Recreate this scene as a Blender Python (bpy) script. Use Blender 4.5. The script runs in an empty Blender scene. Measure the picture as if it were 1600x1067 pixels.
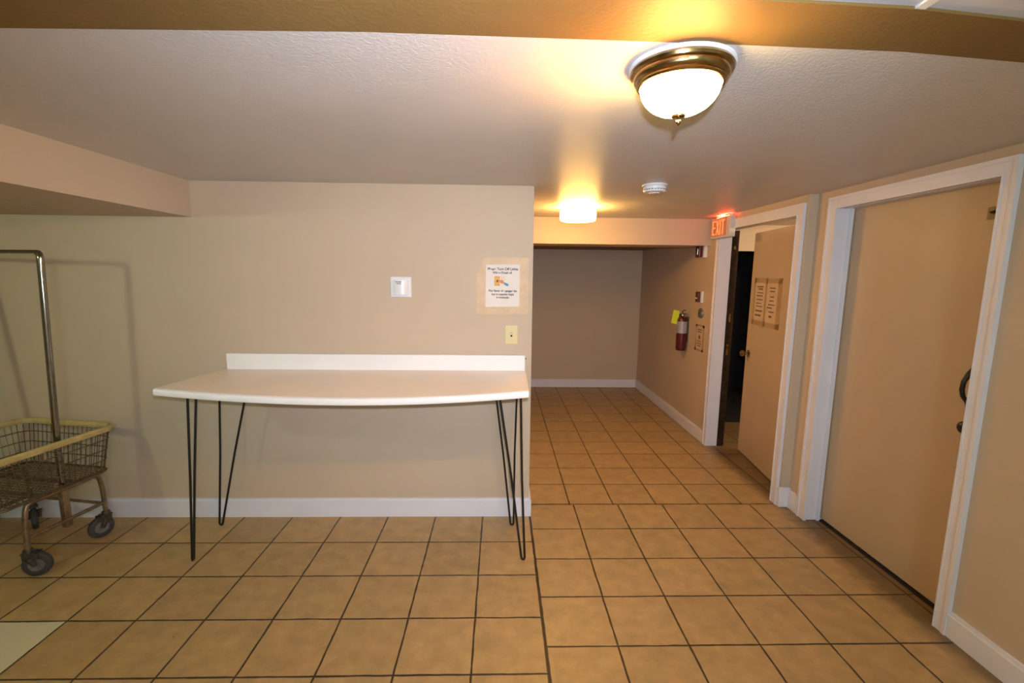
import bpy, bmesh, math, random
from mathutils import Vector, Matrix
random.seed(4)
S = bpy.context.scene
COL = S.collection
R = math.radians
PI = math.pi

# ------------------------------------------------------------------ camera
F_PX, PITCH, YAW, ROLL, CAM_H = 723.55, 0.14312, 0.02634, 0.01121, 1.559
def cam_dir(a, b):
    a, b = a*math.cos(ROLL)+b*math.sin(ROLL), -a*math.sin(ROLL)+b*math.cos(ROLL)
    y = math.cos(PITCH)-b*math.sin(PITCH); z = -math.sin(PITCH)-b*math.cos(PITCH)
    return Vector((a*math.cos(YAW)+y*math.sin(YAW), -a*math.sin(YAW)+y*math.cos(YAW), z))
o0 = cam_dir(0, 0)
rx = (cam_dir(1, 0)-o0).normalized(); uy = (cam_dir(0, -1)-o0).normalized(); bz = -o0.normalized()
cd = bpy.data.cameras.new('camera'); cam = bpy.data.objects.new('camera', cd); COL.objects.link(cam)
cam.matrix_world = Matrix(((rx.x, uy.x, bz.x, 0), (rx.y, uy.y, bz.y, 0), (rx.z, uy.z, bz.z, CAM_H), (0, 0, 0, 1)))
cd.sensor_width = 36; cd.lens = F_PX/1600*36; cd.clip_start = .02; cd.clip_end = 60
S.camera = cam

# ------------------------------------------------------------------ world, lights, exposure
S.view_settings.view_transform = 'Standard'; S.view_settings.look = 'None'
S.view_settings.gamma = 1; S.view_settings.use_curve_mapping = False
S.view_settings.exposure = 0.05
w = bpy.data.worlds.new('world'); S.world = w; w.use_nodes = True
w.node_tree.nodes['Background'].inputs[0].default_value = (1, .85, .62, 1)
w.node_tree.nodes['Background'].inputs[1].default_value = .01
def lamp(name, loc, power, color, radius=.05, kind='POINT'):
    l = bpy.data.lights.new(name, kind); l.energy = power; l.color = color; l.shadow_soft_size = radius
    o = bpy.data.objects.new(name, l); COL.objects.link(o); o.location = loc; return o
fl = lamp('camera_flash', (.025, -.02, 1.664), 188, (.74, .83, 1.0), .02, 'SPOT')
fl.data.spot_size = R(112); fl.data.spot_blend = 1.0; fl.data.show_cone = False
fl.rotation_euler = Vector((-.02, 1, -.02)).to_track_quat('-Z', 'Y').to_euler()
lamp('side_room_light', (-2.75, 1.10, 1.83), 19, (.78, 1.0, .56), .06)
lamp('rear_fill_light', (.6, -1.3, 1.9), 84, (.66, .97, 1.0), .25)  # added fill behind the camera, stands in for bounced flash
lamp('inner_room_light', (2.95, 3.4, 1.98), 40, (1, .74, .42), .05)

# ------------------------------------------------------------------ materials
def new_mat(name):
    m = bpy.data.materials.new(name); m.use_nodes = True
    return m, m.node_tree, m.node_tree.nodes['Principled BSDF']
def setc(b, c, rough, metal=0, spec=.5):
    b.inputs['Base Color'].default_value = (*c, 1); b.inputs['Roughness'].default_value = rough
    b.inputs['Metallic'].default_value = metal; b.inputs['Specular IOR Level'].default_value = spec
def mat(name, c, rough=.5, metal=0, var=.08, scale=6, bump=0, bscale=200, spec=.5, emit=0, ec=None, spots=None):
    """c varied by noise; optional fine bump; optional darker spots (colour, threshold)"""
    m, nt, b = new_mat(name); setc(b, c, rough, metal, spec)
    tc = nt.nodes.new('ShaderNodeTexCoord')
    n = nt.nodes.new('ShaderNodeTexNoise'); n.inputs['Scale'].default_value = scale; n.inputs['Detail'].default_value = 4
    nt.links.new(tc.outputs['Object'], n.inputs['Vector'])
    r = nt.nodes.new('ShaderNodeMapRange'); nt.links.new(n.outputs[0], r.inputs[0])
    r.inputs[1].default_value = .3; r.inputs[2].default_value = .7; r.inputs[3].default_value = 1-var; r.inputs[4].default_value = 1+var
    mx = nt.nodes.new('ShaderNodeVectorMath'); mx.operation = 'SCALE'; mx.inputs[0].default_value = c
    nt.links.new(r.outputs[0], mx.inputs['Scale']); out = mx.outputs[0]
    if spots:
        sc_, thr, scol = spots
        n2 = nt.nodes.new('ShaderNodeTexNoise'); n2.inputs['Scale'].default_value = sc_; n2.inputs['Detail'].default_value = 3
        nt.links.new(tc.outputs['Object'], n2.inputs['Vector'])
        r2 = nt.nodes.new('ShaderNodeMapRange'); nt.links.new(n2.outputs[0], r2.inputs[0])
        r2.inputs[1].default_value = thr; r2.inputs[2].default_value = thr+.06
        m2 = nt.nodes.new('ShaderNodeMix'); m2.data_type = 'RGBA'; nt.links.new(r2.outputs[0], m2.inputs[0])
        nt.links.new(out, m2.inputs[6]); m2.inputs[7].default_value = (*scol, 1); out = m2.outputs[2]
    nt.links.new(out, b.inputs['Base Color'])
    if bump:
        n3 = nt.nodes.new('ShaderNodeTexNoise'); n3.inputs['Scale'].default_value = bscale; n3.inputs['Detail'].default_value = 2
        nt.links.new(tc.outputs['Object'], n3.inputs['Vector'])
        bp = nt.nodes.new('ShaderNodeBump'); bp.inputs['Strength'].default_value = bump; bp.inputs['Distance'].default_value = .002
        nt.links.new(n3.outputs[0], bp.inputs['Height']); nt.links.new(bp.outputs[0], b.inputs['Normal'])
    if emit:
        b.inputs['Emission Color'].default_value = (*(ec or c), 1); b.inputs['Emission Strength'].default_value = emit
    return m
M = {}
M['paint'] = mat('beige_wall_paint', (.545, .43, .322), .55, var=.025, scale=2.5, bump=.25, bscale=160, spec=.3)
M['ceil'] = mat('orange_peel_ceiling_paint', (.60, .57, .555), .42, var=.03, scale=3, bump=.8, bscale=130, spec=.5)
M['band'] = mat('brown_shade_ceiling', (.21, .125, .04), .6, var=.06, scale=4, bump=.6, bscale=120, spec=.2)  # brown tone stands in for ceiling that the flash leaves dark
M['tileceil'] = mat('white_ceiling_panel', (.62, .64, .72), .7, var=.03, scale=20)
M['tbar'] = mat('ceiling_grid_metal', (.8, .8, .8), .4)
M['under'] = mat('soffit_underside_paint', (.42, .38, .26), .6, var=.03, bump=.2)
M['trim'] = mat('white_trim_gloss', (.73, .71, .78), .32, var=.03, spots=(45, .76, (.30, .24, .18)))
M['door'] = mat('tan_door_paint', (.50, .375, .245), .45, var=.03, scale=3, bump=.2, bscale=180, spots=(9, .74, (.40, .25, .14)))
M['rawwood'] = mat('worn_dark_wood', (.028, .014, .006), .8, var=.4, scale=30, spec=.15)
M['dark'] = mat('dark_void_shade', (.012, .011, .011), .9, var=.1)  # near-black puts the darkness of the unlit doorway into the colour
M['gap'] = mat('door_gap_shade', (.02, .014, .008), .9, var=.3, scale=30)  # dark colour painted for the shade in the gap under the door
M['lam'] = mat('light_tinted_laminate', (.84, .69, .57), .35, var=.02, scale=5)  # top of the white table, beige tint of the light painted in
M['lamw'] = mat('white_laminate', (.86, .83, .83), .3, var=.02)
M['blk'] = mat('black_steel', (.008, .008, .008), .35, var=.1)
M['iron'] = mat('black_iron', (.01, .009, .008), .4, var=.1, bump=.3, bscale=60)
M['chrome'] = mat('chrome_steel', (.30, .28, .26), .12, 1, var=.12, scale=20)
M['rust'] = mat('tarnished_steel_tube', (.27, .20, .13), .34, .75, var=.30, scale=25)
M['wire'] = mat('tarnished_wire', (.15, .115, .075), .4, .6, var=.3, scale=30)
M['rim'] = mat('yellowed_vinyl', (.52, .40, .17), .5, var=.2, scale=18)
M['rubber'] = mat('grey_rubber', (.045, .042, .045), .6, var=.2, scale=40)
M['caster'] = mat('dark_caster_metal', (.09, .075, .065), .4, .6, var=.3, scale=40)
M['hub'] = mat('grey_wheel_hub', (.16, .15, .15), .5, .2, var=.2, scale=40)
M['brass'] = mat('antique_brass', (.36, .24, .10), .20, 1, var=.35, scale=25)
M['white'] = mat('white_plastic', (.76, .74, .76), .35, var=.02)
M['cream'] = mat('cream_plastic', (.66, .55, .28), .4, var=.03)
M['shade'] = mat('shaded_slot', (.03, .03, .03), .8)
M['paper'] = mat('white_paper', (.76, .69, .64), .7, var=.03, scale=12)
M['oldpaper'] = mat('aged_paper', (.56, .43, .30), .7, var=.06, scale=12)
M['tape'] = mat('yellowed_masking_tape', (.60, .425, .255), .5, var=.08, scale=18)
M['tape2'] = mat('brown_packing_tape', (.42, .28, .12), .4, var=.1, scale=18)
M['ink'] = mat('black_ink', (.04, .035, .05), .7)
M['ink2'] = mat('brown_grey_ink', (.17, .11, .09), .7)
M['inkbl'] = mat('blue_ink', (.10, .28, .50), .7)
M['inkye'] = mat('yellow_ink', (.80, .42, .08), .7)
M['inkor'] = mat('orange_ink', (.72, .22, .10), .7)
M['red'] = mat('red_enamel', (.085, .008, .006), .3, var=.1, scale=20)
M['dred'] = mat('dark_red_plastic', (.10, .012, .010), .3, var=.1)
M['fel'] = mat('silver_label', (.34, .32, .34), .4, .2, var=.1, scale=40)
M['ytag'] = mat('yellow_tag', (.62, .66, .02), .6, var=.05)
M['grey'] = mat('grey_metal', (.20, .19, .17), .4, .5, var=.1)
M['exw'] = mat('exit_sign_housing', (.62, .55, .52), .4, var=.03)
M['exface'] = mat('exit_sign_face', (.50, .24, .19), .4, emit=.05, ec=(1, .16, .08))
M['exlet'] = mat('exit_letter_glow', (1, .3, .1), .4, emit=1.0, ec=(1, .24, .05))
M['exslot'] = mat('exit_light_slot', (1, .1, .05), .4, emit=190, ec=(1, .05, .02))
def glow(name, bright, dim, col, col2, d, reach):
    """lit glass: the bulb sits towards direction d, so that side of the glass gives off more light"""
    m, nt, b = new_mat(name); setc(b, (.9, .8, .6), .4)
    tc = nt.nodes.new('ShaderNodeTexCoord'); dp = nt.nodes.new('ShaderNodeVectorMath'); dp.operation = 'DOT_PRODUCT'
    nt.links.new(tc.outputs['Object'], dp.inputs[0]); dp.inputs[1].default_value = d
    r = nt.nodes.new('ShaderNodeMapRange'); r.interpolation_type = 'SMOOTHSTEP'; nt.links.new(dp.outputs['Value'], r.inputs[0])
    r.inputs[1].default_value = -reach; r.inputs[2].default_value = reach; r.inputs[3].default_value = dim; r.inputs[4].default_value = bright
    nt.links.new(r.outputs[0], b.inputs['Emission Strength'])
    r2 = nt.nodes.new('ShaderNodeMapRange'); nt.links.new(dp.outputs['Value'], r2.inputs[0]); r2.inputs[1].default_value = -reach; r2.inputs[2].default_value = reach
    cr = nt.nodes.new('ShaderNodeMix'); cr.data_type = 'RGBA'; nt.links.new(r2.outputs[0], cr.inputs[0])
    cr.inputs[6].default_value = (*col2, 1); cr.inputs[7].default_value = (*col, 1)
    nt.links.new(cr.outputs[2], b.inputs['Emission Color'])
    return m
M['bowl'] = glow('lit_frosted_glass_bowl', 385, 1.6, (1, .40, .085), (1, .80, .30), (-.85, -.5, .1), .085)
M['drum'] = glow('lit_white_glass_drum', 60, 52, (1, .54, .13), (1, .52, .12), (1, 0, 0), .1)

# floor: three tile fields with their own joints
def floor_mat():
    m, nt, b = new_mat('ceramic_floor_tile'); N = nt.nodes.new; Lk = nt.links.new
    setc(b, (.4, .25, .12), .42, 0, .35)
    geo = N('ShaderNodeNewGeometry'); sep = N('ShaderNodeSeparateXYZ'); Lk(geo.outputs['Position'], sep.inputs[0])
    def ma(op, a, b2=None, c=None):
        n = N('ShaderNodeMath'); n.operation = op
        for k, v in enumerate((a, b2, c)):
            if v is None: continue
            if isinstance(v, (int, float)): n.inputs[k].default_value = v
            else: Lk(v, n.inputs[k])
        return n.outputs[0]
    wn = N('ShaderNodeTexNoise'); wn.inputs['Scale'].default_value = 9; wn.inputs['Detail'].default_value = 3; Lk(geo.outputs['Position'], wn.inputs['Vector'])
    wob = ma('MULTIPLY', ma('SUBTRACT', wn.outputs[0], .5), .006)
    X = ma('ADD', sep.outputs[0], wob); Y = ma('ADD', sep.outputs[1], wob)
    XB = .2055; YJ = 1.75398+4*.30637
    left = ma('MULTIPLY', ma('LESS_THAN', X, XB), ma('LESS_THAN', Y, 2.86))
    corr = ma('MULTIPLY', ma('GREATER_THAN', Y, YJ), ma('SUBTRACT', 1, left))
    right = ma('SUBTRACT', ma('SUBTRACT', 1, left), corr)
    def sel(a, b2, c): return ma('ADD', ma('ADD', ma('MULTIPLY', left, a), ma('MULTIPLY', right, b2)), ma('MULTIPLY', corr, c))
    ox = sel(-.10417, .20654, .48781); oy = sel(1.61968, 1.75398, 2.98836); sz = sel(.3048, .30637, .30019)
    U = ma('DIVIDE', ma('SUBTRACT', X, ox), sz); V = ma('DIVIDE', ma('SUBTRACT', Y, oy), sz)
    fu = ma('FRACT', U); fv = ma('FRACT', V); iu = ma('FLOOR', U); iv = ma('FLOOR', V)
    def edge(f): return ma('MINIMUM', f, ma('SUBTRACT', 1, f))
    # distance to the seams between the fields, in tiles
    dB = ma('DIVIDE', ma('ABSOLUTE', ma('SUBTRACT', X, XB)), .305)
    dB = ma('ADD', dB, ma('MULTIPLY', ma('GREATER_THAN', Y, 2.86), 10))
    eu = edge(fu); ev = edge(fv)
    d = ma('MINIMUM', ma('MINIMUM', eu, ev), dB)
    gn = N('ShaderNodeTexNoise'); gn.inputs['Scale'].default_value = 14; gn.inputs['Detail'].default_value = 4; Lk(geo.outputs['Position'], gn.inputs['Vector'])
    wid = ma('MULTIPLY_ADD', gn.outputs[0], .016, .0045)
    g = N('ShaderNodeMapRange'); Lk(ma('DIVIDE', d, wid), g.inputs[0]); g.inputs[1].default_value = .6; g.inputs[2].default_value = 1.5
    g.inputs[3].default_value = 1; g.inputs[4].default_value = 0
    # per tile tone
    cb = N('ShaderNodeCombineXYZ'); Lk(iu, cb.inputs[0]); Lk(iv, cb.inputs[1]); Lk(ma('ADD', ma('MULTIPLY', left, 17), ma('MULTIPLY', corr, 31)), cb.inputs[2])
    wh = N('ShaderNodeTexWhiteNoise'); Lk(cb.outputs[0], wh.inputs[0])
    mott = N('ShaderNodeTexNoise'); mott.inputs['Scale'].default_value = 11; mott.inputs['Detail'].default_value = 6; mott.inputs['Roughness'].default_value = .65; Lk(geo.outputs['Position'], mott.inputs['Vector'])
    tone = ma('ADD', ma('MULTIPLY_ADD', wh.outputs[0], .10, .87), ma('MULTIPLY', ma('SUBTRACT', mott.outputs[0], .5), .75))
    hue = N('ShaderNodeTexNoise'); hue.inputs['Scale'].default_value = 5; hue.inputs['Detail'].default_value = 3; Lk(geo.outputs['Position'], hue.inputs['Vector'])
    c1 = N('ShaderNodeMix'); c1.data_type = 'RGBA'; Lk(hue.outputs[0], c1.inputs[0]); c1.inputs[6].default_value = (.42, .295, .135, 1); c1.inputs[7].default_value = (.46, .29, .14, 1)
    sc = N('ShaderNodeVectorMath'); sc.operation = 'SCALE'; Lk(c1.outputs[2], sc.inputs[0]); Lk(tone, sc.inputs['Scale'])
    # one pale replacement tile at the left
    pale = ma('MULTIPLY', left, ma('MULTIPLY', ma('LESS_THAN', ma('ABSOLUTE', ma('ADD', iu, 7)), .5), ma('LESS_THAN', ma('ABSOLUTE', iv), .5)))
    c2 = N('ShaderNodeMix'); c2.data_type = 'RGBA'; Lk(pale, c2.inputs[0]); Lk(sc.outputs[0], c2.inputs[6]); c2.inputs[7].default_value = (.60, .53, .40, 1)
    # specks and scuffs
    sn = N('ShaderNodeTexNoise'); sn.inputs['Scale'].default_value = 32; sn.inputs['Detail'].default_value = 2; Lk(geo.outputs['Position'], sn.inputs['Vector'])
    sr = N('ShaderNodeMapRange'); Lk(sn.outputs[0], sr.inputs[0]); sr.inputs[1].default_value = .74; sr.inputs[2].default_value = .80; sr.inputs[4].default_value = .6
    c3 = N('ShaderNodeMix'); c3.data_type = 'RGBA'; Lk(sr.outputs[0], c3.inputs[0]); Lk(c2.outputs[2], c3.inputs[6]); c3.inputs[7].default_value = (.16, .085, .035, 1)
    # grime along the right wall
    gr = N('ShaderNodeMapRange'); Lk(ma('ADD', X, ma('MULTIPLY', gn.outputs[0], .12)), gr.inputs[0]); gr.inputs[1].default_value = 1.93; gr.inputs[2].default_value = 2.02; gr.inputs[4].default_value = .75
    c4 = N('ShaderNodeMix'); c4.data_type = 'RGBA'; Lk(gr.outputs[0], c4.inputs[0]); Lk(c3.outputs[2], c4.inputs[6]); c4.inputs[7].default_value = (.10, .06, .03, 1)
    c5 = N('ShaderNodeMix'); c5.data_type = 'RGBA'; Lk(g.outputs[0], c5.inputs[0]); Lk(c4.outputs[2], c5.inputs[6]); c5.inputs[7].default_value = (.035, .02, .012, 1)
    Lk(c5.outputs[2], b.inputs['Base Color'])
    bp = N('ShaderNodeBump'); bp.inputs['Strength'].default_value = .5; bp.inputs['Distance'].default_value = .003
    Lk(ma('SUBTRACT', ma('MULTIPLY', mott.outputs[0], .25), g.outputs[0]), bp.inputs['Height']); Lk(bp.outputs[0], b.inputs['Normal'])
    return m
M['floor'] = floor_mat()

# ------------------------------------------------------------------ mesh helpers
class MB:
    def __init__(s, frame=None): s.b = bmesh.new(); s.F = frame or Matrix()
    def box(s, x0, x1, y0, y1, z0, z1, bev=0):
        vs = [s.b.verts.new(s.F @ Vector((x, y, z))) for x in (x0, x1) for y in (y0, y1) for z in (z0, z1)]
        fs = [s.b.faces.new([vs[i] for i in q]) for q in ((0, 1, 3, 2), (4, 6, 7, 5), (0, 4, 5, 1), (2, 3, 7, 6), (0, 2, 6, 4), (1, 5, 7, 3))]
        if bev:
            es = list({e for f in fs for e in f.edges})
            bmesh.ops.bevel(s.b, geom=es, offset=bev, segments=3, affect='EDGES', profile=.5)
        return s
    def prism(s, pts, z0, z1):
        a = [s.b.verts.new(s.F @ Vector((x, y, z0))) for x, y in pts]; c = [s.b.verts.new(s.F @ Vector((x, y, z1))) for x, y in pts]
        n = len(pts); s.b.faces.new(a[::-1]); s.b.faces.new(c)
        for i in range(n): s.b.faces.new((a[i], a[(i+1) % n], c[(i+1) % n], c[i]))
        return s
    def tube(s, pts, r, seg=10, closed=False, caps=True):
        pts = [s.F @ Vector(p) for p in pts]; n = len(pts); rings = []
        prev = None
        for i, p in enumerate(pts):
            if closed: t = (pts[(i+1) % n]-pts[i-1]).normalized()
            else: t = (pts[min(i+1, n-1)]-pts[max(i-1, 0)]).normalized()
            if prev is None:
                u = t.cross(Vector((0, 0, 1)));
                if u.length < .05: u = t.cross(Vector((1, 0, 0)))
            else: u = prev-t*prev.dot(t)
            u.normalize(); prev = u; v = t.cross(u)
            rr = r[i] if isinstance(r, (list, tuple)) else r
            rings.append([s.b.verts.new(p+(u*math.cos(2*PI*k/seg)+v*math.sin(2*PI*k/seg))*rr) for k in range(seg)])
        for i in range(n if closed else n-1):
            A, B = rings[i], rings[(i+1) % n]
            for k in range(seg): s.b.faces.new((A[k], A[(k+1) % seg], B[(k+1) % seg], B[k]))
        if caps and not closed: s.b.faces.new(rings[0][::-1]); s.b.faces.new(rings[-1])
        return s
    def sweep(s, pts, prof, closed=True):
        """flat closed ring swept with profile (offset outward, z)"""
        n = len(pts); rings = []
        for i in range(n):
            p = Vector(pts[i]); t = (Vector(pts[(i+1) % n])-Vector(pts[i-1])); t.z = 0; t.normalize(); o = Vector((t.y, -t.x, 0))
            rings.append([s.b.verts.new(s.F @ (p+o*a+Vector((0, 0, c)))) for a, c in prof])
        m = len(prof)
        for i in range(n):
            A, B = rings[i], rings[(i+1) % n]
            for k in range(m): s.b.faces.new((A[k], A[(k+1) % m], B[(k+1) % m], B[k]))
        return s
    def lathe(s, prof, c=(0, 0, 0), axis='z', seg=40, a0=0, a1=2*PI):
        rings = []; c = Vector(c)
        for r, h in prof:
            ring = []
            for k in range(seg):
                a = a0+(a1-a0)*k/seg
                x, y = r*math.cos(a), r*math.sin(a)
                q = {'z': (x, y, h), 'x': (h, x, y), 'y': (x, h, y)}[axis]
                ring.append(s.b.verts.new(s.F @ (c+Vector(q))))
            rings.append(ring)
        for A, B in zip(rings, rings[1:]):
            for k in range(seg): s.b.faces.new((A[k], A[(k+1) % seg], B[(k+1) % seg], B[k]))
        if prof[0][0] > 1e-5: s.b.faces.new(rings[0][::-1])
        if prof[-1][0] > 1e-5: s.b.faces.new(rings[-1])
        return s
    def build(s, name, m, parent=None, smooth=False, loc=None):
        bmesh.ops.remove_doubles(s.b, verts=s.b.verts, dist=1e-6)
        bmesh.ops.recalc_face_normals(s.b, faces=s.b.faces)
        me = bpy.data.meshes.new(name); 
        base = Vector(loc) if loc is not None else Vector((0, 0, 0))
        if parent is not None: base = Vector((0, 0, 0)); off = parent['_w'] if '_w' in parent else (0, 0, 0)
        if parent is not None: bmesh.ops.translate(s.b, verts=s.b.verts, vec=-Vector(off))
        elif loc is not None: bmesh.ops.translate(s.b, verts=s.b.verts, vec=-base)
        s.b.to_mesh(me); s.b.free(); me.materials.append(m)
        if smooth:
            for p in me.polygons: p.use_smooth = True
            try: me.set_sharp_from_angle(angle=R(40))
            except Exception: pass
        o = bpy.data.objects.new(name, me); COL.objects.link(o); o.location = base
        if parent is not None: o['_w'] = list(off); o.parent = parent
        else: o['_w'] = list(base)
        return o
def thing(name, label, cat, loc, group=None):
    o = bpy.data.objects.new(name, None); COL.objects.link(o); o.location = loc; o.empty_display_size = .05
    o['_w'] = list(loc); o['label'] = label; o['category'] = cat
    if group: o['group'] = group
    return o
def struct(o): o['kind'] = 'structure'; return o
def frame(origin, xd, n):
    """local x along xd, local y = n (out of the wall), local z up"""
    xd = Vector(xd).normalized(); n = Vector(n).normalized()
    return Matrix(((xd.x, n.x, 0, origin[0]), (xd.y, n.y, 0, origin[1]), (0, 0, 1, origin[2]), (0, 0, 0, 1)))
def text(name, body, size, F, x, z, y, m, parent, extr=.0004, sx=1, align='CENTER', bold=0, space=1):
    cu = bpy.data.curves.new(name, 'FONT'); cu.body = body; cu.size = size; cu.align_x = align; cu.align_y = 'CENTER'; cu.extrude = extr; cu.offset = bold; cu.space_character = space
    t = bpy.data.objects.new(name, cu); COL.objects.link(t)
    bpy.context.view_layer.update()
    me = bpy.data.meshes.new_from_object(t.evaluated_get(bpy.context.evaluated_depsgraph_get()))
    bpy.data.objects.remove(t); off = Vector(parent['_w'])
    T = Matrix(((sx, 0, 0, x), (0, 0, -1, y), (0, 1, 0, z), (0, 0, 0, 1)))
    # local y out of wall: flip so that the text faces +y side
    T = Matrix(((sx, 0, 0, x), (0, 0, 1, y), (0, 1, 0, z), (0, 0, 0, 1)))
    for v in me.vertices: v.co = (F @ (T @ v.co))-off
    me.flip_normals(); me.materials.clear(); me.materials.append(m)
    o = bpy.data.objects.new(name, me); COL.objects.link(o); o['_w'] = list(off); o.parent = parent
    return o

# ------------------------------------------------------------------ setting
CZ = 2.08; YB = 2.84; XC = .197; XW = 1.935; XR = 1.995
struct(MB().box(-4.6, 3.6, -2.6, 6.6, -.1, 0).build('floor', M['floor']))
edge = [(-4.6, 1.12), (-1.1, 1.127), (-.3, 1.105), (.5, 1.12), (.93, 1.135), (1.3, 1.178), (2.0, 1.27)]
edge2 = [(-4.6, .93), (0, .94), (.5, .952), (.81, .967), (1.06, .999), (2.0, 1.12)]
struct(MB().prism([(-4.6, 6.45), *edge, (3.5, 1.27), (3.5, 6.45)], CZ, CZ+.12).build('ceiling', M['ceil']))
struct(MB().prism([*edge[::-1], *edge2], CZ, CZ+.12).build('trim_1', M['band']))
struct(MB().prism([*edge2[::-1], (-4.6, -2.6), (2.0, -2.6)], CZ+.006, CZ+.12).build('ceiling_near', M['tileceil']))
g = MB()
for x in (-.42, .20, .815): g.box(x-.011, x+.011, -2.6, .945 if x < .5 else .968, CZ+.001, CZ+.008)
for y in (.33, -.28, -.89, -1.5): g.box(-4.6, 2.0, y-.011, y+.011, CZ+.0015, CZ+.0075)
struct(g.build('trim_2', M['tbar']))
# walls
struct(MB().box(-4.6, XC, YB, YB+.14, 0, CZ).box(XC-.14, XC, YB+.14, 6.37, 0, CZ).build('wall_back', M['paint']))
struct(MB().box(XC-.14, 2.09, 6.37, 6.5, 0, CZ).build('wall_end', M['paint']))
struct(MB().box(XW, 2.03, 4.15, 6.37, 0, CZ).box(XW, 2.03, 2.955, 4.15, 2.0, CZ).box(XW, 2.03, 2.955, 2.985, 0, 2.0)
       .box(XW, 2.03, 4.105, 4.15, 2.0, CZ).build('wall_corridor', M['paint']))
struct(MB().box(XR, 2.12, -2.6, 1.82, 0, CZ+.02).box(XR, 2.12, 1.82, 2.80, 2.0, CZ+.02).box(XR, 2.12, 2.80, 2.955, 0, CZ+.02).build('wall_right', M['paint']))
struct(MB().box(-4.72, -4.6, -2.6, YB+.14, 0, CZ).build('wall_left', M['paint']))
struct(MB().box(-4.6, 2.0, -2.72, -2.6, 0, CZ+.1).build('wall_front', M['paint']))
# soffits and beam
struct(MB().box(-4.6, -1.815, -2.6, YB, 1.873, CZ).build('soffit_left', M['paint'])).name = 'wall_soffit'
struct(MB().box(-2.335, -2.325, .4, 2.60, 1.8705, 1.8735).build('trim_3', M['under']))
struct(MB().box(XC, XW, 4.30, 4.66, 1.845, CZ).build('wall_beam', M['paint']))
struct(MB().box(XC, XW, 4.66, 6.37, 1.905, CZ-.01).build('ceiling_corridor', M['band']))  # dark brown paints in the shade behind the beam
struct(MB().box(XC, 1.885, 6.33, 6.37, 1.785, 1.904).build('trim_4', M['paint']))
# baseboards: body + small top lip
def base(name, x0, x1, y0, y1, h=.122):
    return struct(MB().box(x0, x1, y0, y1, 0, h, .004).build(name, M['trim']))
struct(MB().box(-4.6, XC+.001, YB-.016, YB-.0005, 0, .108).box(-4.6, XC+.001, YB-.011, YB-.0005, .108, .124)
       .box(XC+.0005, XC+.013, YB-.016, 4.3, 0, .112).build('baseboard_back', M['trim']))
struct(MB().box(XC+.014, XW-.018, 6.354, 6.3695, 0, .10).box(XC+.014, XW-.018, 6.358, 6.3695, .10, .112).build('baseboard_end', M['trim']))
struct(MB().box(XW-.016, XW-.0005, 4.156, 6.353, 0, .10).box(XW-.010, XW-.0005, 4.156, 6.353, .10, .115).build('baseboard_corridor', M['trim']))
struct(MB().box(XR-.016, XR-.0005, -2.6, 1.797, 0, .10).box(XR-.010, XR-.0005, -2.6, 1.797, .10, .117).build('baseboard_right', M['trim']))
struct(MB().box(XR-.016, XR-.0005, 2.836, 2.938, 0, .125).box(XW-.016, XR-.001, 2.938, 2.9545, 0, .14, .003).box(XW-.016, XW-.0005, 2.9545, 2.974, 0, .125).build('baseboard_pier', M['trim']))
# casings: moulded profile = stacked boxes
def casing(name, x, ya0, ya1, yb0, yb1, z0, z1):
    """x = wall face; far leg ya0..ya1, near leg yb0..yb1, head z0..z1"""
    m = MB()
    m.box(x-.016, x, ya0, ya1, 0, z1).box(x-.021, x-.016, ya1-.018, ya1, 0, z1)
    m.box(x-.016, x, yb0, yb1, 0, z1).box(x-.021, x-.016, yb0, yb0+.018, 0, z1)
    m.box(x-.016, x, yb1, ya0, z0, z1).box(x-.021, x-.016, yb0+.018, ya1-.018, z1-.018, z1)
    m.box(x-.019, x-.016, ya0, ya0+.008, 0, z0).box(x-.019, x-.016, yb1-.008, yb1, 0, z0).box(x-.019, x-.016, yb1, ya0, z0, z0+.008)
    return struct(m.build(name, M['trim']))
casing('trim_5', XR-.0005, 2.762, 2.836, 1.796, 1.856, 1.966, 2.036)
casing('trim_6', XW-.0005, 4.092, 4.155, 2.975, 3.042, 1.958, 2.03)
# jambs of the closed door (right) and the open door
struct(MB().box(XR, 2.13, 2.775, 2.80, 0, 2.0).box(2.065, 2.085, 2.762, 2.775, 0, 1.974).box(XR, 2.13, 1.825, 1.845, 0, 2.0).box(XR, 2.13, 1.845, 2.775, 1.974, 2.0)
       .box(2.03, 2.085, 1.845, 2.775, 1.968, 1.974).build('trim_7', M['trim']))
struct(MB().box(XW, 2.028, 4.094, 4.15, 0, 2.0).box(XW, 2.03, 3.04, 4.094, 1.962, 2.0).box(XW, 2.03, 2.985, 3.0, 0, 1.962).build('trim_8', M['trim']))
j = struct(MB().box(2.029, 2.088, 4.088, 4.15, 0, 1.962).build('trim_9', M['rawwood']))
MB().box(2.045, 2.062, 4.084, 4.088, .86, .96).box(2.045, 2.062, 4.084, 4.088, 1.16, 1.23).box(2.045, 2.062, 4.084, 4.088, 1.80, 1.83).build('strike_plate', M['brass'], j)
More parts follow.
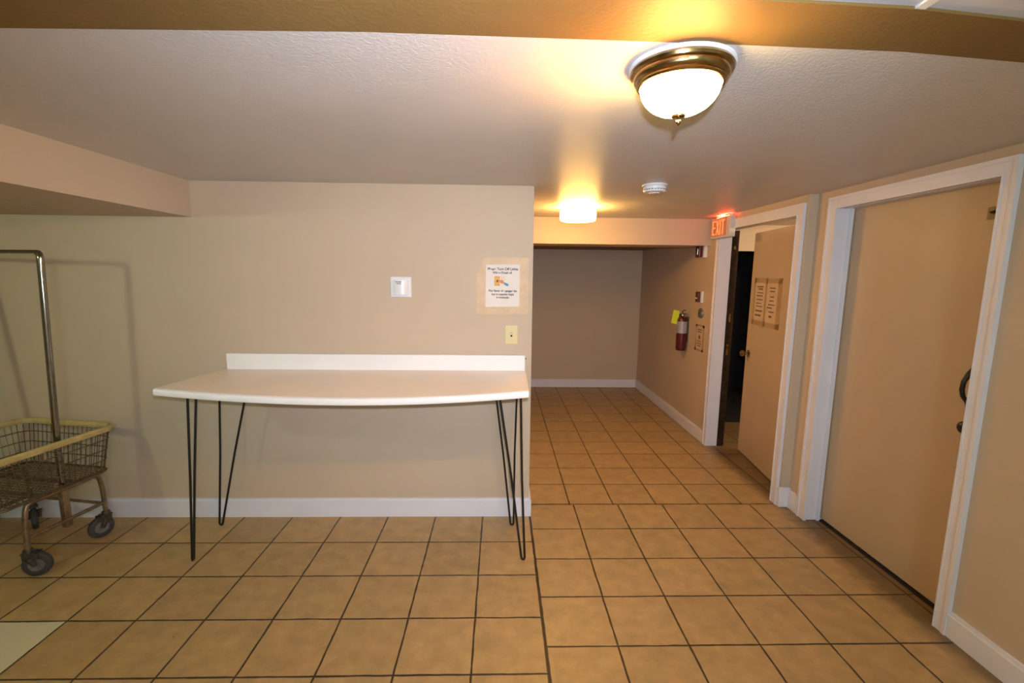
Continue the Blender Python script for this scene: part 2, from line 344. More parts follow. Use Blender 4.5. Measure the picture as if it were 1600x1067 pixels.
# the room behind the open door
struct(MB().box(2.10, 2.30, 4.70, 4.80, 0, CZ).box(3.1, 3.5, 4.70, 4.80, 0, CZ).box(2.30, 3.1, 4.70, 4.80, 1.84, CZ)
       .box(2.03, 2.10, 4.15, 4.80, 0, CZ).build('wall_inner', M['paint']))
struct(MB().box(2.12, 3.5, 1.2, 1.3, 0, CZ).box(3.5, 3.6, 1.2, 6.45, 0, CZ).build('wall_inner_side', M['paint']))
struct(MB().box(2.28, 2.32, 4.685, 4.70, 0, 1.84).box(2.28, 3.12, 4.682, 4.70, 1.82, 1.872).build('trim_10', M['paint']))
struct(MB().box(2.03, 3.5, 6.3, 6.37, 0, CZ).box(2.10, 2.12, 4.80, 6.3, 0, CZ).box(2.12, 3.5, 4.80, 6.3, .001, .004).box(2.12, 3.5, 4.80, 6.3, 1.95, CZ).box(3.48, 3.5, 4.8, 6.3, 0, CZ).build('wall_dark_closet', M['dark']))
# door 2: closed tan slab on the right
d2 = struct(MB().box(2.092, 2.135, 1.835, 2.79, .018, 1.972, .002).build('door_2', M['door']))
struct(MB().box(2.080, 2.135, 1.825, 2.775, 0, .0025).build('trim_11', M['gap']))
F2 = frame((2.092, 0, 0), (0, -1, 0), (-1, 0, 0))
hd = MB(F2)
def fy_(y): return -y
# ornate pull: back plate, bowed grip, thumb rose
yk = 1.942
hd.prism([(-yk-.010, 0), (-yk+.010, 0), (-yk+.010, .004), (-yk-.010, .004)], .93, 1.13)
hd.tube([(-yk, .004, 1.185), (-yk, .012, 1.17), (-yk-.002, .030, 1.148), (-yk-.004, .046, 1.115), (-yk-.004, .049, 1.08), (-yk-.003, .042, 1.05), (-yk, .022, 1.022), (-yk, .010, 1.00), (-yk, .003, .985)],
        [.007, .012, .011, .0095, .0095, .009, .008, .011, .005], 10)
hd.lathe([(.016, 0), (.026, .004), (.030, .014), (.026, .026), (.015, .033), (0, .035)], (-yk, 0, .905), 'y', 20)
h = hd.build('door_handle', M['iron'], d2, True); h['label'] = 'black iron pull handle'
lt = MB(F2).box(-1.995, -1.93, 0, .004, 1.815, 1.868).build('latch_plate', M['caster'], d2)
MB(F2).box(-1.962, -1.93, .004, .016, 1.833, 1.853, .003).tube([(-1.975, .004, 1.843), (-1.965, .02, 1.843), (-1.95, .02, 1.843)], .005, 8).build('latch_bolt', M['blk'], lt)
# door 1: open tan slab with knob
HX, HY = 2.052, 3.047; FX, FY = 2.172, 3.985
dv = Vector((HX-FX, HY-FY, 0)); DL = dv.length; dv.normalize(); dn = Vector((dv.y, -dv.x, 0))   # normal towards corridor
F1 = frame((FX, FY, 0), dv, dn)
d1 = struct(MB(F1).box(0, DL, -.04, 0, .012, 1.932, .002).build('door_1', M['door']))
kb = MB(F1); kz = .905
kb.lathe([(.030, 0), (.030, .006), (.022, .010), (.011, .014), (.010, .032), (.020, .040), (.027, .050), (.027, .060), (.018, .069), (0, .071)], (.065, 0, kz), 'y', 24)
kb.build('door_knob', M['brass'], d1, True)['label'] = 'round brass knob'
kb = MB(F1); kb.lathe([(.030, -.04), (.030, -.046), (.011, -.054), (.010, -.072), (.022, -.080), (.027, -.092), (.018, -.106), (0, -.108)], (.065, 0, kz), 'y', 24)
kb.build('door_knob', M['brass'], d1, True)['label'] = 'round brass knob'
MB(F1).box(-.002, .0, -.032, -.008, kz-.03, kz+.03).build('latch_plate', M['brass'], d1)

# ------------------------------------------------------------------ table
t = thing('utility_table', 'long white countertop table with bowed front edge on black hairpin legs against beige wall', 'table', (-.76, 2.55, 0))
def top_edge(u):      # u 0..1 left to right ; returns back & front points
    return Vector((-1.682+u*(.163+1.682), YB-.002)), Vector((-1.745+u*(.150+1.745), 2.315-.012*u))
def surf(u, v):       # v 0 back, 1 front
    a, c = top_edge(u); p = a.lerp(c, v); k = 1-(2*u-1)**2
    return Vector((p.x, p.y, .971-.048*k*v**1.4))
bt = bmesh.new(); bw = bmesh.new(); NU, NV = 40, 14
def strip(bm, fn, nu, prof):
    rings = [[bm.verts.new(p) for p in prof(i/nu)] for i in range(nu+1)]
    for A, B in zip(rings, rings[1:]):
        for k in range(len(A)-1): bm.faces.new((A[k], A[k+1], B[k+1], B[k]))
    return rings
V1 = .955
rt = strip(bt, None, NU, lambda u: [surf(u, V1*k/NV) for k in range(NV+1)])
TH = .036
def frontprof(u):
    p = surf(u, V1); q = surf(u, 1); out = []
    fw = (q-p); fw.z = 0; L_ = fw.length; fw.normalize(); r = .012
    pts = [(0, 0), (L_-r, 0)]+[(L_-r+r*math.sin(a), -r+r*math.cos(a)) for a in (R(30), R(60), R(90))]+[(L_, -TH+.008), (L_-.003, -TH+.002), (L_-.008, -TH), (L_-.025, -TH)]
    for a, c in pts: out.append(p+fw*a+Vector((0, 0, c+(q.z-p.z)*a/L_)))
    return out
rf = strip(bw, None, NU, frontprof)
# underside and ends belong to the top
ru = strip(bt, None, NU, lambda u: [surf(u, v)+Vector((0, 0, -TH)) for v in (0, .25, .5, .75, .93)])
for idx in (0, NU):
    A = [v.co.copy() for v in rt[idx]]; B = [v.co.copy() for v in ru[idx]]
    ring = [bw.verts.new(c) for c in A]+[bw.verts.new(c) for c in [v.co.copy() for v in rf[idx]][1:]]+[bw.verts.new(c) for c in B[::-1]]
    bw.faces.new(ring)
def wrap(bm): x = MB(); x.b.free(); x.b = bm; return x
wrap(bt).build('tabletop', M['lam'], t)
wrap(bw).build('front_edge', M['lamw'], t, True)['label'] = 'glossy white curved front edge'
bs = MB().box(-1.665, .157, YB-.024, YB-.002, .966, 1.066, .004).build('backsplash', M['lamw'], t)
MB().lathe([(0, 0), (.004, 0), (.004, .006), (0, .007)], (.158, YB-.014, 1.045), 'x', 12).build('screw', M['blk'], bs)
legs = [((-1.659, 2.366), (-1.607, 2.362, .93), (-1.622, 2.455, .93)),
        ((-1.718, 2.723), (-1.660, 2.725, .935), (-1.488, 2.725, .93)),
        ((.084, 2.713), (-.033, 2.716, .935), (.107, 2.72, .935)),
        ((.136, 2.357), (-.001, 2.40, .93), (.112, 2.36, .93))]
for (fx_, fy2), A, B in legs:
    A = Vector(A); B = Vector(B); Ft = Vector((fx_, fy2, 0)); r = .0062
    m = MB(); a1 = Ft.lerp(A, .03); b1 = Ft.lerp(B, .03)
    up = Vector((0, 0, r)); side = (B-A); side.z = 0; side.normalize()
    pts = [A, Ft.lerp(A, .5)+up, Ft+up*1.9-side*.010+up, Ft+up*1.15-side*.006, Ft+up, Ft+up*1.15+side*.006, Ft+up*1.9+side*.010+up, Ft.lerp(B, .5)+up, B]
    m.tube(pts, r, 10)
    lg = m.build('leg', M['blk'], t, True)
    c = (A+B)/2
    MB().box(min(A.x, B.x)-.02, max(A.x, B.x)+.02, min(A.y, B.y)-.02, max(A.y, B.y)+.035, .9268, .9308).build('mounting_plate', M['blk'], lg)

# ------------------------------------------------------------------ laundry cart
CX, CY, CYAW = -2.645, 2.455, R(-10)
def place(m): return Matrix.Translation((CX, CY, 0)) @ Matrix.Rotation(CYAW, 4, 'Z')
CF = place(None)
t = thing('laundry_cart', 'wire basket laundry cart on casters with tall chrome hanging rack and yellowed rim', 'cart', (CX, CY, 0))
def rrect(x0, x1, y0, y1, r, z, n=6):
    pts = []
    for cx, cy, a in ((x1-r, y1-r, 0), (x0+r, y1-r, 90), (x0+r, y0+r, 180), (x1-r, y0+r, 270)):
        for k in range(n+1):
            q = R(a+90*k/n); pts.append(Vector((cx+r*math.cos(q), cy+r*math.sin(q), z)))
    return pts
def dens(pts, step=.02):
    out = []
    for i in range(len(pts)):
        a, b = pts[i], pts[(i+1) % len(pts)]; n = max(1, int((b-a).length/step))
        out += [a.lerp(b, k/n) for k in range(n)]
    return out
ZT, ZB = .648, .400
top = (-.325, .325, -.345, .305, .07); bot = (-.275, .300, -.27, .262, .05)
def ring_at(z, grow=0):
    k = (z-ZB)/(ZT-ZB); v = [b_+(a_-b_)*k for a_, b_ in zip(top, bot)]
    return (v[0]-grow, v[1]+grow, v[2]-grow, v[3]+grow, v[4])
MB(CF).sweep(rrect(*top, ZT), [(-.006, -.016), (.014, -.016), (.019, -.010), (.019, .008), (.012, .015), (-.001, .015), (-.008, .008), (-.010, -.004)]).build('rim', M['rim'], t, True)['label'] = 'yellowed vinyl rim bumper'
bk = MB(CF)
for z in (.405, .465, .525, .585): bk.tube(dens(rrect(*ring_at(z, .002), z)), .0028, 6, closed=True)
bk.tube(dens(rrect(*ring_at(.405, .006), .398)), .005, 6, closed=True)
def perim(v, z, side, s_):
    x0, x1, y0, y1, r = v
    if side in 'NS': return Vector((x0+r+(x1-x0-2*r)*s_, y1 if side == 'N' else y0, z))
    return Vector((x1 if side == 'E' else x0, y0+r+(y1-y0-2*r)*s_, z))
for side in 'NSEW':
    for i in range(17):
        bk.tube([perim(ring_at(ZB), ZB-.002, side, i/16), perim(ring_at(ZT), ZT-.012, side, i/16)], .0021, 5)
for cx in (0, 1):
    for cy in (0, 1):
        for q in (22, 45, 68):
            a = R({(1, 1): q, (0, 1): 90+q, (0, 0): 180+q, (1, 0): 270+q}[(cx, cy)])
            p = []
            for z in (ZB, ZT-.012):
                x0, x1, y0, y1, r = ring_at(z); p.append(Vector(((x1-r if cx else x0+r)+r*math.cos(a), (y1-r if cy else y0+r)+r*math.sin(a), z)))
            bk.tube(p, .0021, 5)
bk.build('basket', M['wire'], t, True)
bf = MB(CF); x0, x1, y0, y1, r = bot
for i in range(1, 26): bf.tube([(x0+(x1-x0)*i/26, y0, ZB), (x0+(x1-x0)*i/26, y1, ZB)], .002, 5)
for i in range(1, 22): bf.tube([(x0, y0+(y1-y0)*i/22, ZB+.003), (x1, y0+(y1-y0)*i/22, ZB+.003)], .002, 5)
bf.build('basket_bottom', M['wire'], t, True)
# tube frame: rail under the basket bending into legs
LX0, LX1, LY0, LY1 = -.235, .285, -.155, .215; ZR = .383
fr = MB(CF)
fr.tube([(LX0, LY0+.05, ZR), (LX0, LY1-.05, ZR)], .0125, 10).tube([(LX1, LY0+.05, ZR), (LX1, LY1-.05, ZR)], .0125, 10)
fr.tube([(LX0+.0, .10, ZR), (LX1, .10, ZR)], .011, 10).tube([(LX0, -.06, ZR), (LX1, -.06, ZR)], .011, 10)
fr.build('frame_rail', M['rust'], t, True)
lb = MB(CF); ZL = .205
lb.tube([(LX0, LY1, ZL), (LX1, LY1, ZL)], .009, 8).tube([(LX1, LY0, ZL), (LX1, LY1, ZL)], .010, 8).tube([(LX0, LY0, ZL), (LX0, LY1, ZL)], .010, 8)
lb.build('lower_brace', M['rust'], t, True)
for lx, ly, ca in ((LX1, LY1, 250), (LX1, LY0, 30), (LX0, LY1, -34), (LX0, LY0, 200)):
    sy = 1 if ly > 0 else -1; out = (.018 if lx > 0 else -.018)
    m = MB(CF)
    m.tube([(lx, ly-sy*.09, ZR), (lx, ly-sy*.05, ZR+.002), (lx, ly-sy*.025, ZR), (lx, ly-sy*.008, ZR-.012), (lx, ly, ZR-.035), (lx, ly+sy*.008, ZR-.09), (lx, ly+sy*.012, .145)], .0125, 10)
    m.build('leg', M['rust'], t, True)
    G = CF @ Matrix.Translation((lx, ly+sy*.012, 0)) @ Matrix.Rotation(R(ca), 4, 'Z')
    c = MB(G); c.lathe([(.019, .150), (.021, .145), (.021, .136), (.012, .133), (.012, .150)], (0, 0, 0), 'z', 16)
    c.box(-.024, .03, -.022, .022, .128, .136, .002)
    for s_ in (-1, 1):
        c.prism([(0, 0)]*0 or [(-.018, s_*.0205), (.045, s_*.0205), (.045, s_*.0235), (-.018, s_*.0235)], .100, .130)
        c.b.verts.ensure_lookup_table()
        c.tube([(.010, s_*.022, .110), (.030, s_*.022, .064)], [.018, .010], 8)
    cs = c.build('caster', M['caster'], t, True)
    wv = MB(G); wv.lathe([(.030, -.013), (.052, -.015), (.060, -.011), (.0635, 0), (.060, .011), (.052, .015), (.030, .013)], (.030, 0, .0637), 'y', 28)
    wh = wv.build('wheel', M['rubber'], cs, True)
    hb = MB(G)
    for s_ in (-1, 1): hb.lathe([(.0, s_*.017), (.010, s_*.0175), (.012, s_*.014), (.026, s_*.0135), (.030, s_*.0155), (.034, s_*.0148), (.034, s_*.012)], (.030, 0, .0637), 'y', 24)
    hb.build('wheel_hub', M['hub'], cs, True)
hubs = None
# hanging rack: two posts through the basket and a top bar
TX0, TX1, TY = -.30, .262, .045
ZTOP = 1.652
pts_r = [(.262, .028, .165), (.262, .028, .60)]
def flatbar(m, pts, wx, wy):
    for a, b in zip(pts, pts[1:]):
        a, b = Vector(a), Vector(b); t_ = (b-a).normalized(); vx = Vector((0, 1, 0)) if abs(t_.z) > .5 else Vector((0, 1, 0)); vy = t_.cross(vx).normalized()
        c = []
        for p in (a, b):
            c.append([m.b.verts.new(m.F @ (p+vx*sx*wy+vy*sy*wx)) for sx, sy in ((-1, -1), (1, -1), (1, 1), (-1, 1))])
        m.b.faces.new(c[0][::-1]); m.b.faces.new(c[1])
        for k in range(4): m.b.faces.new((c[0][k], c[0][(k+1) % 4], c[1][(k+1) % 4], c[1][k]))
for s_ in (1, -1):
    m = MB(CF); xb = LX1-.016 if s_ > 0 else LX0+.016; xt = .305 if s_ > 0 else -.335
    m.tube([(xb, TY-.01, .165), (xb, TY-.01, .60), (xt, TY, 1.615), (xt-s_*.003, TY, 1.636), (xt-s_*.012, TY, 1.643)], .0155, 14)
    ps = m.build('rack_post', M['chrome'], t, True); ps['label'] = 'chrome upright of the hanging rack'
    m = MB(CF); m.box(xb-.016, xb+.016, TY-.028, TY+.006, .160, .372, .003).lathe([(0, 0), (.008, 0), (.008, .008), (0, .010)], (xb, TY-.028, .178), 'y', 8)
    m.build('post_socket', M['rust'], ps, True)
MB(CF).tube([(-.325, TY, 1.648), (.295, TY, 1.648)], .0095, 12).build('rack_bar', M['chrome'], t, True)

# ------------------------------------------------------------------ ceiling lamps, smoke detector
LCX, LCY = .448, 1.232
t = thing('ceiling_lamp', 'lit dome ceiling lamp with brass ring and pointed finial, nearest the camera', 'ceiling lamp', (LCX, LCY, CZ))
MB().lathe([(.118, 0), (.1265, -.001), (.1275, -.006), (.122, -.009), (0, -.009)], (LCX, LCY, CZ), 'z', 64).build('ceiling_plate', M['white'], t, True)['label'] = 'white ceiling plate'
MB().lathe([(.098, -.009), (.122, -.009), (.125, -.015), (.1225, -.021), (.1155, -.024), (.115, -.032), (.112, -.037), (.107, -.040), (.108, -.045), (.104, -.050), (.099, -.051), (.096, -.045), (.095, -.014)], (LCX, LCY, CZ), 'z', 64).build('brass_ring', M['brass'], t, True)['label'] = 'stepped polished brass ring'
prof = [(.0975, -.046), (.0970, -.056), (.0925, -.071), (.0840, -.085), (.0705, -.098), (.0530, -.108), (.0330, -.1145), (.014, -.1175), (0, -.118)]
MB().lathe(prof, (LCX, LCY, CZ), 'z', 64).build('glass_bowl', M['bowl'], t, True)['label'] = 'glowing frosted glass bowl'
MB().lathe([(.0, -.110), (.012, -.112), (.018, -.116), (.017, -.121), (.008, -.123), (.005, -.127), (.007, -.132), (.006, -.137), (.002, -.141), (0, -.142)], (LCX, LCY, CZ), 'z', 24).build('finial', M['brass'], t, True)
DX, DY = .594, 3.66
t = thing('ceiling_lamp', 'lit round white drum ceiling lamp before the corridor beam', 'ceiling lamp', (DX, DY, CZ))
MB().lathe([(.105, 0), (.118, -.002), (.118, -.018), (0, -.018)], (DX, DY, CZ), 'z', 48).build('base_plate', M['white'], t, True)
MB().lathe([(.121, -.018), (.136, -.026), (.139, -.045), (.139, -.085), (.133, -.102), (.110, -.108), (0, -.109)], (DX, DY, CZ), 'z', 48).build('glass_drum', M['drum'], t, True)['label'] = 'glowing white glass drum'
SX, SY = .885, 2.745
t = thing('smoke_detector', 'round white smoke detector on the ceiling', 'smoke detector', (SX, SY, CZ))
MB().lathe([(.070, 0), (.072, -.003), (.070, -.009), (0, -.009)], (SX, SY, CZ), 'z', 40).build('base_plate', M['white'], t, True)
b_ = MB().lathe([(.060, -.009), (.064, -.013), (.064, -.034), (.058, -.042), (.030, -.045), (.028, -.049), (0, -.050)], (SX, SY, CZ), 'z', 40).build('body', M['white'], t, True)
sl = MB()
for k in range(24):
    a = 2*PI*k/24
    G = Matrix.Translation((SX, SY, CZ)) @ Matrix.Rotation(a, 4, 'Z'); sl.F = G; sl.box(.0635, .0648, -.005, .005, -.032, -.028)
sl.build('vent_slots', M['shade'], b_)

# ------------------------------------------------------------------ exit sign
FE = frame((1.874, 3.84, 0), (0, -1, 0), (-1, 0, 0))      # local x: far (-) to near (0)
t = thing('exit_sign', 'glowing red EXIT sign mounted above the open door frame', 'sign', (1.90, 4.0, 2.0))
W_, Z0, Z1 = .345, 1.890, 2.064
MB(FE).box(-W_, 0, -.048, 0, Z0, Z1, .004).build('housing', M['exw'], t)
MB(FE).box(-W_+.012, -.060, .0, .0015, Z0+.018, Z1-.010).build('face_panel', M['exface'], t)
lm = MB(FE)
lx = -W_+.035; lw = .052; lh0, lh1 = Z0+.030, Z1-.022; st = .0125
def bar(x0, z0, x1, z1, wd):
    dx, dz = x1-x0, z1-z0; L_ = math.hypot(dx, dz); nx, nz = -dz/L_*wd/2, dx/L_*wd/2
    ps = [(x0+nx, z0+nz), (x0-nx, z0-nz), (x1-nx, z1-nz), (x1+nx, z1+nz)]
    a = [lm.b.verts.new(lm.F @ Vector((x, .0016, z))) for x, z in ps]; c = [lm.b.verts.new(lm.F @ Vector((x, .004, z))) for x, z in ps]
    lm.b.faces.new(a); lm.b.faces.new(c[::-1])
    for i in range(4): lm.b.faces.new((a[i], c[i], c[(i+1) % 4], a[(i+1) % 4]))
# E X I T
bar(lx+st/2, lh0, lx+st/2, lh1, st)
for z in (lh0+st/2, (lh0+lh1)/2, lh1-st/2): bar(lx+st*.9, z, lx+lw, z, st)
x_ = lx+lw+.016; bar(x_+.006, lh0, x_+lw, lh1, st); bar(x_+lw, lh0, x_+.006, lh1, st)
x_ += lw+.024; bar(x_, lh0, x_, lh1, st)
x_ += .020; bar(x_+lw/2, lh0, x_+lw/2, lh1-st*.9, st); bar(x_, lh1-st/2, x_+lw, lh1-st/2, st)
lm.build('exit_lettering', M['exlet'], t)['label'] = 'glowing orange-red letters EXIT'
MB().box(1.885, 1.915, 3.88, 3.96, Z1-.002, CZ-.0005).build('mount', M['grey'], t)
MB(FE).box(-.25, -.03, -.040, -.004, Z1, Z1+.0012).build('light_slot', M['exslot'], t)

# ------------------------------------------------------------------ wall items beside the table
FB = frame((0, YB-.0005, 0), (1, 0, 0), (0, -1, 0))
def bars(m, x0, x1, z, h_, words, y0, y1):
    """a line of unreadable small print as word strokes"""
    tot = sum(words)+.35*(len(words)-1)*1.0; k = (x1-x0)/tot; x = x0
    for w_ in words: m.box(x, x+w_*k, y0, y1, z-h_/2, z+h_/2); x += (w_+.35)*k
t = thing('thermostat', 'square white wall box with curved cover above the table', 'thermostat', (-.597, YB, 1.478))
MB(FB).box(-.662, -.538, 0, .008, 1.418, 1.539, .002).build('back_plate', M['white'], t)
cv = MB(FB); pts = []
for k in range(9):
    a = (k/8*2-1); pts.append((-.600+a*.043, .008+.030*(1-a*a*.45)))
cv.prism([(-.643, .008), *pts, (-.557, .008)], 1.434, 1.520); cv.build('cover', M['white'], t, True)
bb = MB(FB); bars(bb, -.625, -.590, 1.509, .0035, [4, 5], .0375, .0388); bars(bb, -.620, -.593, 1.499, .0032, [6], .0375, .0388); bb.build('small_print', M['ink'], t)
t = thing('light_switch', 'cream wall switch plate at the table end', 'light switch', (.07, YB, 1.192))
MB(FB).box(.031, .110, 0, .006, 1.133, 1.252, .002).build('wall_plate', M['cream'], t)
MB(FB).box(.065, .076, .006, .0066, 1.180, 1.206).build('toggle_slot', M['shade'], t)
MB(FB).box(.066, .075, .006, .018, 1.193, 1.204, .002).build('toggle', M['white'], t)
for z in (1.156, 1.230): MB(FB).lathe([(0, .0078), (.003, .0076), (.0035, .006)], (.0705, 0, z), 'y', 10).build('screw', M['cream'], t)
t = thing('notice', 'white taped notice about turning off lights, above the cream switch', 'notice', (.02, YB, 1.49))
pp = MB(FB).box(-.096, .122, .0012, .0020, 1.356, 1.628).build('paper', M['paper'], t)
def tapestrip(m, pts, y0, y1):
    a = [m.b.verts.new(m.F @ Vector((x, y0, z))) for x, z in pts]; c = [m.b.verts.new(m.F @ Vector((x, y1, z))) for x, z in pts]; n = len(pts)
    m.b.faces.new(a); m.b.faces.new(c[::-1])
    for i in range(n): m.b.faces.new((a[i], c[i], c[(i+1) % n], a[(i+1) % n]))
for ti, pts in enumerate(([(-.148, 1.560), (-.095, 1.640), (-.088, 1.628), (-.090, 1.350), (-.128, 1.325), (-.145, 1.330)],
            [(-.120, 1.632), (-.108, 1.658), (.158, 1.664), (.172, 1.655), (.172, 1.618), (.112, 1.622), (-.09, 1.618)],
            [(.118, 1.640), (.172, 1.640), (.172, 1.330), (.160, 1.322), (.116, 1.335)],
            [(-.132, 1.362), (.116, 1.366), (.172, 1.360), (.174, 1.318), (.10, 1.322), (.02, 1.314), (-.06, 1.318), (-.126, 1.312)])):
    m = MB(FB); tapestrip(m, pts, .0002, .0024+.0003*ti); m.build('tape', M['tape'], t)
text('printed_text', 'Please Turn Off Lights', .0205, FB, .015, 1.592, .0022, M['ink'], t, bold=.0006)
text('printed_text', 'When Finished!', .0185, FB, .012, 1.570, .0022, M['ink'], t, bold=.0005)
text('printed_text', 'Por favor de apagar las', .0185, FB, .015, 1.461, .0022, M['ink'], t, bold=.0005)
text('printed_text', 'luces cuando haya', .0185, FB, .015, 1.440, .0022, M['ink'], t, bold=.0005)
text('printed_text', 'terminado', .0185, FB, .015, 1.421, .0022, M['ink'], t, bold=.0005)
pic = MB(FB); pic.box(-.036, -.004, .0020, .0028, 1.492, 1.548); pic.build('printed_picture', M['inkor'], t)
MB(FB).box(-.033, -.007, .0028, .0031, 1.496, 1.544).build('printed_picture', M['inkye'], t)
MB(FB).lathe([(0, .0036), (.007, .0034), (.008, .0030)], (-.018, 0, 1.520), 'y', 14).build('printed_picture', M['ink2'], t)
pic = MB(FB); tapestrip(pic, [(-.006, 1.521), (.004, 1.529), (.018, 1.524), (.022, 1.512), (.012, 1.503), (.002, 1.508)], .0020, .0028); pic.build('printed_picture', M['inkor'], t)
pic = MB(FB); tapestrip(pic, [(.020, 1.514), (.032, 1.510), (.050, 1.502), (.050, 1.492), (.038, 1.490), (.020, 1.502)], .0020, .0028); pic.build('printed_picture', M['inkbl'], t)
pic = MB(FB)
for a_, c_ in (((.006, 1.535), (.006, 1.552)), ((.012, 1.533), (.024, 1.548)), ((.016, 1.527), (.034, 1.533))):
    lm = pic; dx, dz = c_[0]-a_[0], c_[1]-a_[1]; L_ = math.hypot(dx, dz); nx, nz = -dz/L_*.0015, dx/L_*.0015
    tapestrip(pic, [(a_[0]+nx, a_[1]+nz), (a_[0]-nx, a_[1]-nz), (c_[0]-nx, c_[1]-nz), (c_[0]+nx, c_[1]+nz)], .0020, .0028)
pic.build('printed_picture', M['inkye'], t)

# ------------------------------------------------------------------ corridor wall items (wall faces -X)
FW = frame((XW-.0005, 0, 0), (0, -1, 0), (-1, 0, 0))      # local x = -world Y
t = thing('fire_extinguisher', 'dark red fire extinguisher with yellow tag on corridor wall', 'fire extinguisher', (XW-.06, 4.70, .82))
ex = MB(FW); c0 = (-4.70, .060, 0)
ex.lathe([(.045, .806), (.050, .812), (.052, .83), (.052, 1.10), (.048, 1.128), (.036, 1.148), (.018, 1.156), (.016, 1.166), (0, 1.166)], c0, 'z', 32)
body = ex.build('cylinder', M['red'], t, True)
MB(FW).lathe([(.0530, .985), (.0530, 1.105)], c0, 'z', 32).build('label_band', M['fel'], body, True)
v = MB(FW); v.lathe([(.017, 1.160), (.017, 1.178), (.012, 1.190), (0, 1.192)], c0, 'z', 16); v.box(-4.72, -4.66, .040, .084, 1.178, 1.192, .003)
v.tube([(-4.71, .062, 1.19), (-4.69, .062, 1.215), (-4.63, .062, 1.222)], .006, 8).tube([(-4.71, .062, 1.186), (-4.65, .062, 1.190), (-4.625, .062, 1.180)], .005, 8)
v.build('valve_handle', M['chrome'], t, True)
MB(FW).tube([(-4.73, .062, 1.180), (-4.765, .066, 1.165), (-4.775, .068, 1.11), (-4.772, .068, 1.00), (-4.768, .066, .95)], .009, 8).build('hose', M['blk'], t, True)
yt = MB(frame((0, 4.712, 0), (1, 0, 0), (0, -1, 0))); tapestrip(yt, [(1.762, 1.085), (1.782, 1.222), (1.845, 1.208), (1.835, 1.07)], 0, .0012); yt.build('inspection_tag', M['ytag'], t)['label'] = 'yellow inspection tag'
MB(FW).box(-4.73, -4.67, 0, .006, .90, 1.15).build('wall_bracket', M['grey'], t)
t = thing('fire_alarm_strobe', 'dark red and white alarm strobe high on the corridor wall', 'fire alarm', (XW, 4.42, 1.80))
MB(FW).box(-4.47, -4.36, 0, .03, 1.738, 1.850, .003).build('back_box', M['white'], t)
MB(FW).box(-4.475, -4.385, .03, .066, 1.742, 1.848, .006).build('alarm_body', M['dred'], t)
MB(FW).box(-4.415, -4.400, .066, .078, 1.765, 1.825, .003).build('strobe_lens', M['chrome'], t)
t = thing('fire_alarm_pull', 'small dark red pull station above the grey wall disc', 'fire alarm', (XW, 4.41, 1.365))
MB(FW).box(-4.46, -4.375, 0, .018, 1.312, 1.422, .003).build('back_plate', M['white'], t)
MB(FW).box(-4.462, -4.405, .018, .044, 1.318, 1.418, .004).build('pull_body', M['dred'], t)
MB(FW).box(-4.452, -4.414, .044, .052, 1.350, 1.362, .002).build('pull_bar', M['white'], t)
t = thing('door_bell', 'grey metal wall disc between alarm pull and taped notice', 'bell', (XW, 4.40, 1.21))
MB(FW).lathe([(.048, 0), (.050, .004), (.046, .016), (.030, .022), (0, .024)], (-4.40, 0, 1.214), 'y', 28).build('disc', M['grey'], t, True)
MB(FW).lathe([(.012, .022), (.012, .027), (0, .028)], (-4.40, 0, 1.214), 'y', 16).build('button', M['chrome'], t, True)
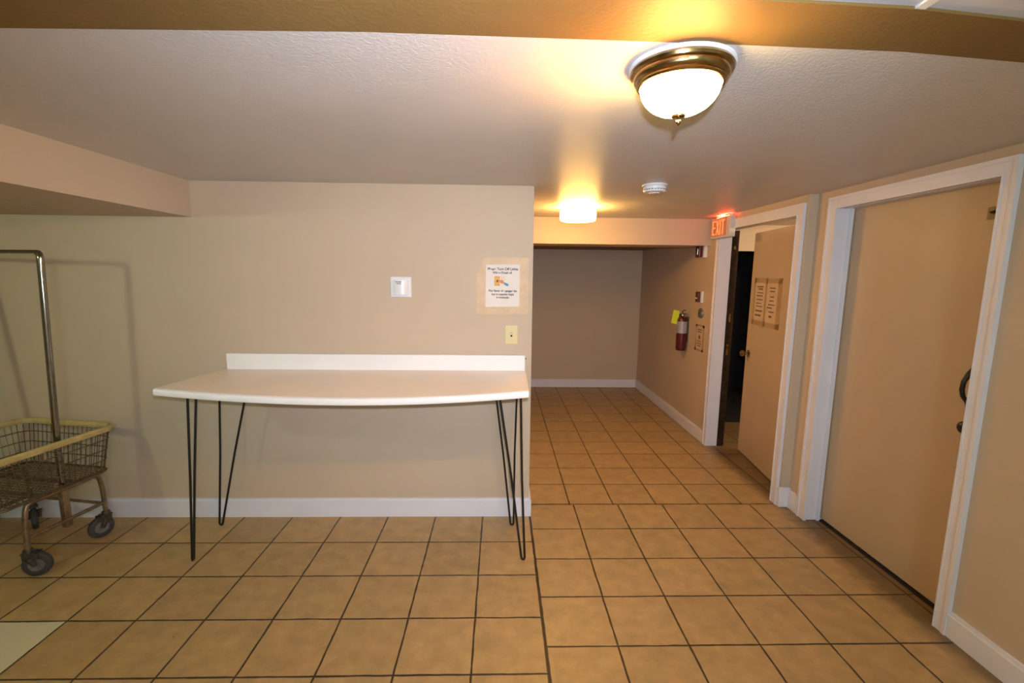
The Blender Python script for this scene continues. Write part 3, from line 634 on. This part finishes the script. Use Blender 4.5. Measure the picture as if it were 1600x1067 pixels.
def notice(label, F, x0, x1, z0, z1, rows, pm, im, mark=None, tape=None):
    xm, zm = (x0+x1)/2, (z0+z1)/2
    t = thing('notice', label, 'notice', F @ Vector((xm, 0, zm)))
    MB(F).box(x0, x1, .0008, .0016, z0, z1).build('paper', M[pm], t)
    m = MB(F); h_ = (z1-z0)
    for zf, xa, xb, words, th in rows: bars(m, x0+(x1-x0)*xa, x0+(x1-x0)*xb, z0+h_*zf, th, words, .0016, .0022)
    if mark: tapestrip(m, [(x0+(x1-x0)*a, z0+h_*b) for a, b in mark], .0016, .0022)
    m.build('small_print', M[im], t)
    for a, b, c, d in (tape or []): MB(F).box(a, b, .0003, .0012, c, d).build('tape', M['tape2'], t)
    return t
notice('small taped paper notice on corridor wall below grey disc', FW, -4.475, -4.335, .860, 1.085,
       [(.86, .18, .85, [4, 3, 5], .010), (.76, .12, .8, [5, 4], .009), (.36, .15, .82, [3, 5, 3], .009), (.26, .12, .85, [6, 3], .009), (.16, .25, .75, [5], .009)], 'oldpaper', 'ink2',
       mark=[(.3, .52), (.5, .66), (.62, .58), (.72, .48), (.5, .44)], tape=[(-4.50, -4.31, 1.075, 1.10), (-4.50, -4.31, .845, .87), (-4.50, -4.465, .845, 1.10), (-4.345, -4.31, .845, 1.10)])
rowsA = [(.90, .18, .82, [4, 5], .010), (.84, .30, .78, [6], .010), (.74, .2, .85, [3, 4, 3], .007), (.66, .15, .80, [5, 4], .008), (.56, .2, .82, [3, 6], .008), (.46, .15, .70, [5, 2], .007), (.38, .2, .84, [4, 4], .008), (.26, .12, .85, [6, 3], .012), (.14, .12, .75, [7], .014)]
notice('left of two taped papers on the open door, darker print', F1, .105, .285, 1.205, 1.515, rowsA, 'oldpaper', 'ink2',
       tape=[(.07, .306, 1.512, 1.555), (.07, .306, 1.165, 1.21), (.07, .108, 1.165, 1.555), (.283, .306, 1.165, 1.555)])
notice('right of two taped papers on the open door, fainter print', F1, .325, .505, 1.205, 1.515,
       [(.88, .25, .8, [4, 5], .009), (.80, .3, .75, [5], .009), (.66, .35, .7, [4], .008), (.56, .3, .72, [3, 3], .008), (.46, .2, .8, [5, 3], .008), (.38, .12, .6, [4], .010), (.28, .3, .8, [5], .009), (.16, .35, .62, [4], .016)], 'oldpaper', 'ink2',
       tape=[(.307, .57, 1.512, 1.555), (.307, .57, 1.165, 1.21), (.307, .328, 1.165, 1.555), (.502, .57, 1.165, 1.555)])

for o in bpy.data.objects:
    if '_w' in o: del o['_w']
